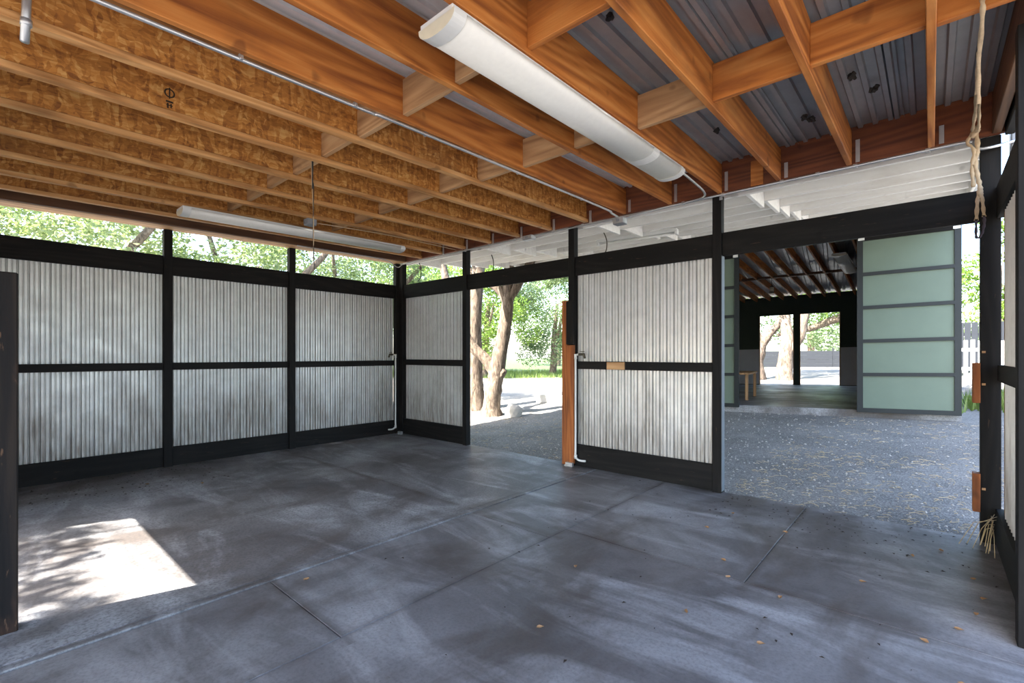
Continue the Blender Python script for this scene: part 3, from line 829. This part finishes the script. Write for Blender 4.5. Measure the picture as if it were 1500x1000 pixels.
# sliding doors
def sliding_door(label, u0, u1, z0, z1):
    uc = (u0+u1)/2
    ca, sa = math.cos(BY), math.sin(BY); dd = -.07
    t = thing('sliding_door', label, 'door', (BA[0]+uc*ca-dd*sa, BA[1]+uc*sa+dd*ca, bz_(uc)+z0), BY)
    w = (u1-u0)/2; h = z1-z0
    def pz(x): return SH*x
    def pc(name, x0, x1, ya, yb, za, zb_, mat):
        V, Fc = boxdata(x0, x1, ya, yb, za, zb_); V = [(x, y, z+pz(x)) for x, y, z in V]
        c = Vector(((x0+x1)/2, (ya+yb)/2, (za+zb_)/2))
        return link(name, mesh_from(name, [Vector(v)-c for v in V], Fc, mat), t, c)
    st = .085
    pc('stile', -w, -w+st, -.04, .03, 0, h, M['bluegreen']); pc('stile', w-st, w, -.04, .03, 0, h, M['bluegreen'])
    pc('rail', -w+st, w-st, -.04, .03, 0, .075, M['bluegreen']); pc('rail', -w+st, w-st, -.04, .03, h-.11, h, M['blackX'])
    n = 5; ph = (h-.185)/n
    for i in range(n):
        za = .075+i*ph
        if i: pc('rail', -w+st, w-st, -.04, .02, za-.03, za+.03, M['bluegreen'])
        pc('panel', -w+st, w-st, -.01, .01, za+(.03 if i else 0), za+ph-(.03 if i < n-1 else 0), M['greenpanel'])
    for s in (-1, 1): pc('hanger_bracket', s*(w-.06)-.045, s*(w-.06)+.045, -.055, -.041, h-.10, h+.01, M['fixture'])
    return t
sliding_door('tall sliding door with five pale green panels right of outbuilding opening', 2.185, 3.545, -.03, 3.09)
sliding_door('pale green panelled sliding door left of outbuilding opening, mostly behind the corrugated bay', -1.10, .275, -.03, 3.07)
bb('door_track', -2.4, 3.56, -.09, -.02, 3.10, 3.16, M['greentrim'])
# lantern and fixture inside the outbuilding
def bw(u, d, z):
    ca, sa = math.cos(BY), math.sin(BY); return (BA[0]+u*ca-d*sa, BA[1]+u*sa+d*ca, bz_(u)+z)
t = thing('workbench', 'low pale workbench behind the left green door inside the outbuilding', 'bench', bw(.02, 1.9, 0), BY)
link('bench_top', boxmesh('bench_top', .5, 1.4, .045, M['paleY'], .004), t, (0, 0, .60))
for sx in (-1, 1):
    for sy in (-1, 1): link('leg', boxmesh('leg', .06, .06, .575, M['paleZ'], .004), t, (sx*.2, sy*.62, .289))
t = thing('lantern', 'small dark lantern hanging on a cord inside the outbuilding', 'lantern', bw(.42, 4.2, 2.78), BY)
tube('cord', [(0, 0, .33), (0, 0, .12)], .006, M['cable'], t, 6)
tube('cap', [(0, 0, .13), (0, 0, .08)], [.02, .06], M['brass'], t, 8)
tube('glass', [(0, 0, .08), (0, 0, -.05)], .055, M['lenscap'], t, 8)
tube('base', [(0, 0, -.05), (0, 0, -.08)], [.065, .06], M['brass'], t, 8)
p = bw(2.05, 3.2, 3.07)
f3 = fixture('fluorescent_light', 'dim wraparound fixture under rafters inside the outbuilding', p[0]-.14, p[0]+.14, p[1]-1.0, p[1]+1.0, zr(3.2)+bz_(2.05), .08, slope=-.064)

# ------------------------------------------------------------------ fences
pf = thing('picket_fence', 'white picket fence glimpsed between green door and right post', 'fence', (.3, 19.0, gz(1.2, 19)))
me_p = boxmesh('picket', .09, .025, 1.15, M['picket'], .004)
for i in range(14):
    link('picket', me_p, pf, (i*.15, 0, .55+.02*math.sin(i*2.1)))
me_r = boxmesh('fence_rail', 2.3, .04, .09, M['picket'], .003)
for z in (.3, .85): link('fence_rail', me_r, pf, (1.0, .035, z))
df = thing('board_fence', 'dark horizontal board fence behind the outbuilding windows', 'fence', (-12, 36, gz(-8, 36)))
me_bd = boxmesh('fence_board', 2.4, .03, .27, M['darkfence'], .004)
for i in range(6):
    for j in range(4): link('fence_board', me_bd, df, (1.2+i*2.45, .01*(j % 2), .14+j*.272))
    link('fence_post', boxmesh('fence_post', .1, .1, 1.3, M['darkfence'], .004), df, (i*2.45-.02, .06, .62))
df2 = thing('board_fence', 'dark fence behind the white pickets at right', 'fence', (-.5, 24.5, gz(1.5, 24.5)))
me_bd = boxmesh('fence_board', .18, .03, 1.7, M['darkfence'], .004)
for i in range(22): link('fence_board', me_bd, df2, (i*.19, .01*(i % 2), .8))
link('fence_rail', boxmesh('fence_rail', 4.2, .05, .09, M['darkfence'], .003), df2, (2.0, .045, 1.2))

# ------------------------------------------------------------------ trees
def tree(name, label, base, trunks, blobs, n, size, mat, seed, cat='tree', group=None, shell=.5):
    t = thing(name, label, cat, base, 0, group)
    B = Vector(base)
    for i, (pts, rr) in enumerate(trunks):
        P = smooth_path(pts, 5); k = len(P)
        R = list(np.interp(np.linspace(0, len(rr)-1, k), range(len(rr)), rr))
        V, Fc = tube_data(P, R, 12, True, .16, seed+i)
        nm = 'trunk' if i == 0 else 'branch'
        link(nm, mesh_from(nm, V, Fc, M['bark'], True), t)
    if n:
        f = leaves('foliage', [(b[0]-B.x, b[1]-B.y, b[2]-B.z, *b[3:]) for b in blobs], n, size, mat, seed, t)
        f['kind'] = 'stuff'
    return t

# oak just outside the left doorway: forked trunk, base beside a stump
b1 = (-7.33, 7.57, .03)
tree('oak_tree', 'forked oak trunk standing right outside the left doorway', b1,
     [([(0, 0, -.15), (.0, .0, .2), (.05, .05, .7), (.10, .10, 1.15), (.22, .18, 1.9), (.30, .22, 2.6), (.25, .3, 3.3), (.5, .5, 4.6)], [.29, .21, .175, .175, .145, .13, .11, .08]),
      ([(.06, .05, .95), (-.10, -.05, 1.25), (-.42, -.25, 1.62), (-.72, -.45, 2.3), (-1.0, -.5, 3.2), (-1.3, -.6, 4.6)], [.14, .125, .115, .105, .09, .06]),
      ([(.29, .22, 2.5), (.10, .1, 2.85), (-.22, -.05, 3.1), (-.5, -.3, 3.8), (-.8, -.5, 4.7)], [.10, .095, .09, .075, .05]),
      ([(.30, .22, 2.55), (.5, .35, 2.95), (.75, .6, 3.6), (1.1, .9, 4.7)], [.095, .095, .085, .06]),
      ([(.10, .06, .82), (.22, .10, .95), (.30, .12, 1.04)], [.10, .085, .06])],
     crown(-7.4, 7.8, 5.9, 2.4, 1.0, 26, 11, .36), 13000, .10, M['leafA'], 11)
b2 = (-8.35, 8.05, .03)
tree('oak_tree', 'grey straight oak trunk just left of the forked oak', b2,
     [([(0, 0, -.15), (0, 0, .4), (-.04, .0, 1.2), (-.08, .05, 2.2), (-.02, .1, 3.2), (.1, .2, 4.8)], [.30, .24, .20, .18, .16, .10]),
      ([(-.02, .1, 3.0), (-.5, .2, 3.6), (-1.2, .3, 4.6)], [.13, .10, .06])],
     crown(-8.8, 8.6, 6.0, 2.3, 1.2, 22, 12, .36), 11000, .10, M['leafA'], 12)
# row of trees outside the clerestory of the left wall
for i, (x, y, h, mat, lab) in enumerate(((-11.2, .9, 3.6, 'leafD', 'bright leafy tree outside the near left clerestory bay'),
                                         (-11.0, 3.9, 3.5, 'leafD', 'pale leafy tree outside the middle left clerestory bay'),
                                         (-11.6, 6.7, 3.7, 'leafC', 'leafy tree outside the far left clerestory bay'),
                                         (-14.5, 10.2, 3.8, 'leafB', 'broad tree behind the left corner post'),
                                         (-13.0, -1.8, 3.8, 'leafB', 'tree outside the left wall at picture edge'))):
    tree('oak_tree', lab, (x, y, -.1),
         [([(0, 0, -.1), (.1, 0, 1.2), (.0, .1, 2.2), (.2, .1, 3.4)], [.2, .16, .14, .08]),
          ([(.0, .1, 2.0), (.5, .5, 2.8), (1.2, 1.0, 3.6), (1.6, 1.5, 4.4)], [.10, .08, .06, .03]),
          ([(.0, .1, 2.2), (.3, -.6, 3.0), (.9, -1.1, 3.9)], [.09, .07, .03])],
         crown(x, y, h, 1.9, 1.6, 30, 30+i, .34), 17000, .085, M[mat], 30+i)
# trees beyond the drive, seen through the left doorway
for i, (x, y, R, cz_, mat, lab) in enumerate(((-19.5, 19.5, 3.2, 4.2, 'leafB', 'bright green tree across the drive behind the forked oak'),
                                              (-17.5, 23.5, 3.2, 4.6, 'leafC', 'grey green tree across the drive in the middle of the doorway'),
                                              (-14.5, 24.5, 3.4, 4.8, 'leafC', 'pale green tree across the drive beside the orange jamb'),
                                              (-23.5, 20.0, 3.6, 4.6, 'leafA', 'dark green tree across the drive left of the grey trunk'),
                                              (-24.0, 33.0, 6.0, 6.0, 'leafA', 'large dark tree far behind the drive'))):
    g = gz(x, y)
    tree('roadside_tree', lab, (x, y, g),
         [([(0, 0, -.1), (.1, 0, 1.2), (.0, .2, 2.6), (.3, .1, 4.4)], [.24, .2, .17, .08]),
          ([(.0, .2, 1.7), (.8, -.4, 2.8), (1.6, -.8, 4.2)], [.12, .09, .04])],
         crown(x, y, cz_, R, 3.1, 42, 50+i, .30)+[(x+.8, y-1.2, 1.5+g, .8, .8, .9), (x-.9, y-1., 1.3+g, .9, .9, .8)], 17000, .15, M[mat], 50+i)
# trees at right behind the pickets
for i, (x, y, R, cz_, mat, lab) in enumerate(((2.0, 28.0, 2.6, 4.0, 'leafB', 'large sunlit tree above the white pickets at right'),
                                              (6.2, 24.0, 2.6, 4.2, 'leafB', 'sunlit tree beyond the right wall'))):
    g = gz(x, y)
    tree('broad_tree', lab, (x, y, g), [([(0, 0, -.1), (.1, 0, 1.), (0, .1, 2.4), (.1, .1, 4.)], [.3, .24, .2, .1])],
         crown(x, y, cz_, R, 3.0, 46, 70+i, .28), 20000, .14, M[mat], 70+i)
# trees behind the outbuilding
tx, ty = -5.9, 23.2; g = gz(tx, ty)
tree('oak_tree', 'pale twin trunk oak in the left outbuilding window', (tx, ty, g),
     [([(1.15, 0, -.1), (1.15, 0, .6), (1.25, 0, 1.6), (1.15, .1, 2.6), (1.0, .2, 4.2)], [.36, .30, .27, .22, .12]),
      ([(1.25, 0, 1.2), (1.7, .1, 1.9), (1.85, .1, 2.7), (2.2, .1, 4.0)], [.22, .2, .18, .1]),
      ([(0, 0, -.1), (-.05, 0, .8), (.1, .1, 1.5), (-.2, .1, 2.4), (-.5, .2, 3.6)], [.45, .36, .28, .22, .12]),
      ([(.1, .1, 1.3), (.5, .1, 2.0), (.9, .1, 2.5), (1.2, .1, 3.4)], [.2, .17, .14, .08])],
     crown(tx+.6, ty+1.0, 4.9, 3.2, 1.0, 24, 81, .36), 9000, .13, M['leafA'], 81)
tx, ty = -1.4, 27.5; g = gz(tx, ty)
tree('oak_tree', 'leaning oak with limb crossing the right outbuilding window', (tx, ty, g),
     [([(0, 0, -.1), (-.1, 0, 1.2), (-.3, 0, 2.4), (-.2, .1, 4.4)], [.4, .34, .28, .16]),
      ([(-.2, 0, 2.9), (-1.6, -.3, 2.75), (-3.0, -.6, 2.2), (-4.4, -.8, 1.9)], [.24, .2, .15, .08])],
     crown(tx-2, ty, 4.6, 3.4, 1.1, 26, 82, .34), 9000, .15, M['leafB'], 82)
for i, (x, y, lab) in enumerate(((-13.5, 41, 'distant tree behind the board fence, left one in the outbuilding windows'), (-7, 43, 'distant tree behind the board fence, right one in the outbuilding windows'))):
    tree('broad_tree', lab, (x, y, gz(x, y)), [([(0, 0, 0), (0, 0, 3)], [.3, .2])], crown(x, y, 4.4, 3.8, 3.2, 30, 90+i, .33), 9000, .22, M['leafC'], 90+i)
# tree behind the barn whose leaves dapple the sun patch by the stall
tree('shade_tree', 'leafy tree behind the barn that dapples the sun patch', (-8.2, -6.2, -.06),
     [([(0, 0, 0), (.1, .1, 1.6), (.4, .4, 3.2), (1.6, 1.4, 4.8)], [.25, .2, .17, .06])],
     [(-5.85, -4.3, 4.6, .30, .5, .25), (-5.2, -3.9, 4.4, .28, .35, .2), (-5.6, -3.6, 4.3, .2, .3, .2), (-6.3, -4.2, 4.9, .35, .35, .2), (-5.0, -4.4, 4.7, .3, .3, .25), (-6.8, -5.0, 5.4, .9, .9, .6), (-7.6, -5.6, 5.6, 1.1, 1.1, .8), (-5.1, -3.4, 3.9, .22, .3, .16), (-4.75, -3.75, 4.5, .32, .16, .12), (-4.55, -3.4, 4.2, .3, .12, .1), (-5.3, -4.6, 4.9, .45, .2, .15), (-4.9, -4.1, 4.7, .3, .2, .12)], 4600, .11, M['leafA'], 99)

# grass bank beyond the drive and small yard bits
def blades(name, pts, h, mat, seed):
    r = random.Random(seed); V = []; Fc = []
    for (x, y) in pts:
        z = gz(x, y); a = r.uniform(0, 6.28); w = .012*h/.2; hh = h*r.uniform(.5, 1.2); dx, dy = math.cos(a), math.sin(a)
        k = len(V); lx, ly_ = r.uniform(-.4, .4)*hh, r.uniform(-.4, .4)*hh
        V += [(x-dx*w, y-dy*w, z-.01), (x+dx*w, y+dy*w, z-.01), (x+lx, y+ly_, z+hh)]; Fc.append((k, k+1, k+2))
    return mesh_from(name, V, Fc, mat)
r = random.Random(4)
pts = []
while len(pts) < 16000:
    x = r.uniform(-32, -10); y = r.uniform(11, 34)
    d = (y-.85*x)-33.5
    if 1.0 < d < 9.5: pts.append((x, y))
g_ = struct('grass_bank', 'green grass bank beyond the sunlit drive', 'grass', blades('grass_bank', pts, .28, None, 5), mat=M['grass']); g_['kind'] = 'stuff'
pts = [(r.gauss(.95, .28), r.gauss(13.4, .5)) for _ in range(500)]
g_ = tag(link('weeds', blades('weeds', pts, .35, M['grass'], 6)), 'bright weeds beside the outbuilding corner at right', 'weeds'); g_['kind'] = 'stuff'
# gravel bits and twigs scattered in the yard
parts = []
for _ in range(2600):
    x = r.uniform(-8, .9); y = 5.15+(r.random()**1.5)*5.2
    if -5.3 < x < -3.7 and r.random() < .5: continue
    z = gz(x, y); s = r.uniform(.006, .02); a = r.uniform(0, 3.14)
    ca, sa = math.cos(a)*s, math.sin(a)*s
    parts.append(([(x-ca, y-sa, z), (x+sa*.7, y-ca*.7, z), (x+ca, y+sa, z), (x-sa*.7, y+ca*.7, z), (x, y, z+s*.8)], [(0, 1, 4), (1, 2, 4), (2, 3, 4), (3, 0, 4)]))
g_ = tag(link('gravel', mesh_from('gravel', *join(parts), M['stone'])), 'pale gravel bits scattered over the shaded yard', 'gravel'); g_['kind'] = 'stuff'
parts = []
for _ in range(1100):
    x = r.uniform(-1.6, .9) if r.random() < .7 else r.uniform(-7.5, -3.6); y = r.uniform(5.1, 7.5) if r.random() < .7 else r.uniform(7, 10.3)
    z = gz(x, y)+.006; L = r.uniform(.03, .11); a = r.uniform(0, 3.14)
    parts.append(tube_data([(x, y, z), (x+math.cos(a)*L*.5, y+math.sin(a)*L*.5, z+.008), (x+math.cos(a+.4)*L, y+math.sin(a+.4)*L, z)], .0022, 3, False))
g_ = tag(link('straw_litter', mesh_from('straw_litter', *join(parts), M['straw'])), 'dry straw and twig litter over the yard', 'litter'); g_['kind'] = 'stuff'
# leaf crumbs on the slab near left wall and the doorway
parts = []
for _ in range(420):
    q = r.random()
    if q < .45: x = r.uniform(-7.05, -6.0); y = r.uniform(.3, 1.9)
    elif q < .8: x = r.uniform(-1.5, .3); y = 5.0-abs(r.gauss(0, .5))
    else: x = r.uniform(-3.0, .25); y = r.uniform(1.2, 4.9)
    s = r.uniform(.004, .016); a = r.uniform(0, 3.14); ca, sa = math.cos(a)*s, math.sin(a)*s; z = .006
    parts.append(([(x-ca, y-sa, z), (x+sa*.5, y-ca*.5, z+s*.3), (x+ca, y+sa, z), (x-sa*.5, y+ca*.5, z+s*.3)], [(0, 1, 2, 3)]))
g_ = tag(link('leaf_crumbs', mesh_from('leaf_crumbs', *join(parts), M['ink'])), 'dark leaf crumbs swept along the concrete floor', 'debris'); g_['kind'] = 'stuff'
# bigger dry leaves on the floor, each on its own
def leafmesh(seed):
    r_ = random.Random(seed); V = []; n = 9
    for i in range(n):
        a = 2*math.pi*i/n; k = .014*(1+.3*math.cos(a)*1)*r_.uniform(.75, 1.15)
        V.append((math.cos(a)*k*1.35, math.sin(a)*k*.8, .004+.006*r_.random()+.006*abs(math.sin(a))))
    V.append((0, 0, .002))
    return mesh_from('dry_leaf', V, [(i, (i+1) % n, n) for i in range(n)], M['dryleaf'])
LM = [leafmesh(s) for s in range(5)]
spots = [(.10, 3.30), (.18, 3.55), (-.02, 3.05), (.20, 4.1), (-.10, 4.3), (-.32, 3.6), (-.65, 3.05), (-1.05, 3.35), (-.95, 3.12), (-1.0, 2.55),
         (-.62, 2.5), (-.25, 2.35), (-1.35, 3.9), (-1.3, 4.4), (.05, 4.55), (.22, 3.8), (-1.75, 2.6), (-.85, 4.2), (-2.9, 1.35), (-.45, 2.05), (-1.5, 1.9), (.1, 2.75), (-5.9, 1.6), (-6.3, 1.2)]
for i, (x, y) in enumerate(spots):
    tag(link('dry_leaf', LM[i % 5], None, (x, y, .001+(.004 if x < -3.1 else 0)), (0, 0, i*1.3)), 'small curled brown leaf lying on the concrete floor', 'leaf', 'dry leaves on the barn floor')
t = thing('straw_tuft', 'tuft of dry straw at the foot of right post', 'straw', (.33, 4.75, .0))
for i in range(11):
    a = rnd.uniform(3.3, 4.7); L = rnd.uniform(.08, .30)
    tube('stalk', [(rnd.uniform(-.02, .02), rnd.uniform(-.05, .12), .16+rnd.random()*.1), (math.cos(a)*L*.4, math.sin(a)*L*.5, .16+rnd.uniform(-.05, .05)), (math.cos(a)*L*.7, math.sin(a)*L, .01+rnd.random()*.06)], .0025, M['straw'], t, 4)
# yard stones and block near the forked oak
me = bpy.data.meshes.new('stump'); bm = bmesh.new(); bmesh.ops.create_icosphere(bm, subdivisions=2, radius=.2)
for v in bm.verts: v.co *= 1+.25*(rnd.random()-.5); v.co.z *= .9
bm.to_mesh(me); bm.free(); me.materials.append(M['stone'])
tag(link('boulder', me, None, (-6.80, 7.72, .15)), 'small grey boulder against the foot of the forked oak', 'stone')
t = thing('cinder_block', 'pale block kerb lying at the edge of the sunlit drive', 'block', (-7.35, 9.85, gz(-7.35, 9.85)), .25)
V, Fc = join([boxdata(-.4, .4, -.1, .1, 0, .05), boxdata(-.4, .4, -.1, -.06, .05, .17), boxdata(-.4, .4, .06, .1, .05, .17), boxdata(-.4, -.36, -.06, .06, .05, .17), boxdata(.36, .4, -.06, .06, .05, .17)])
link('body', mesh_from('body', V, Fc, M['cinder']), t)
for i in range(2): link('cap', boxmesh('cap', .38, .2, .03, M['cinder'], .005), t, (-.2+.4*i, 0, .185))
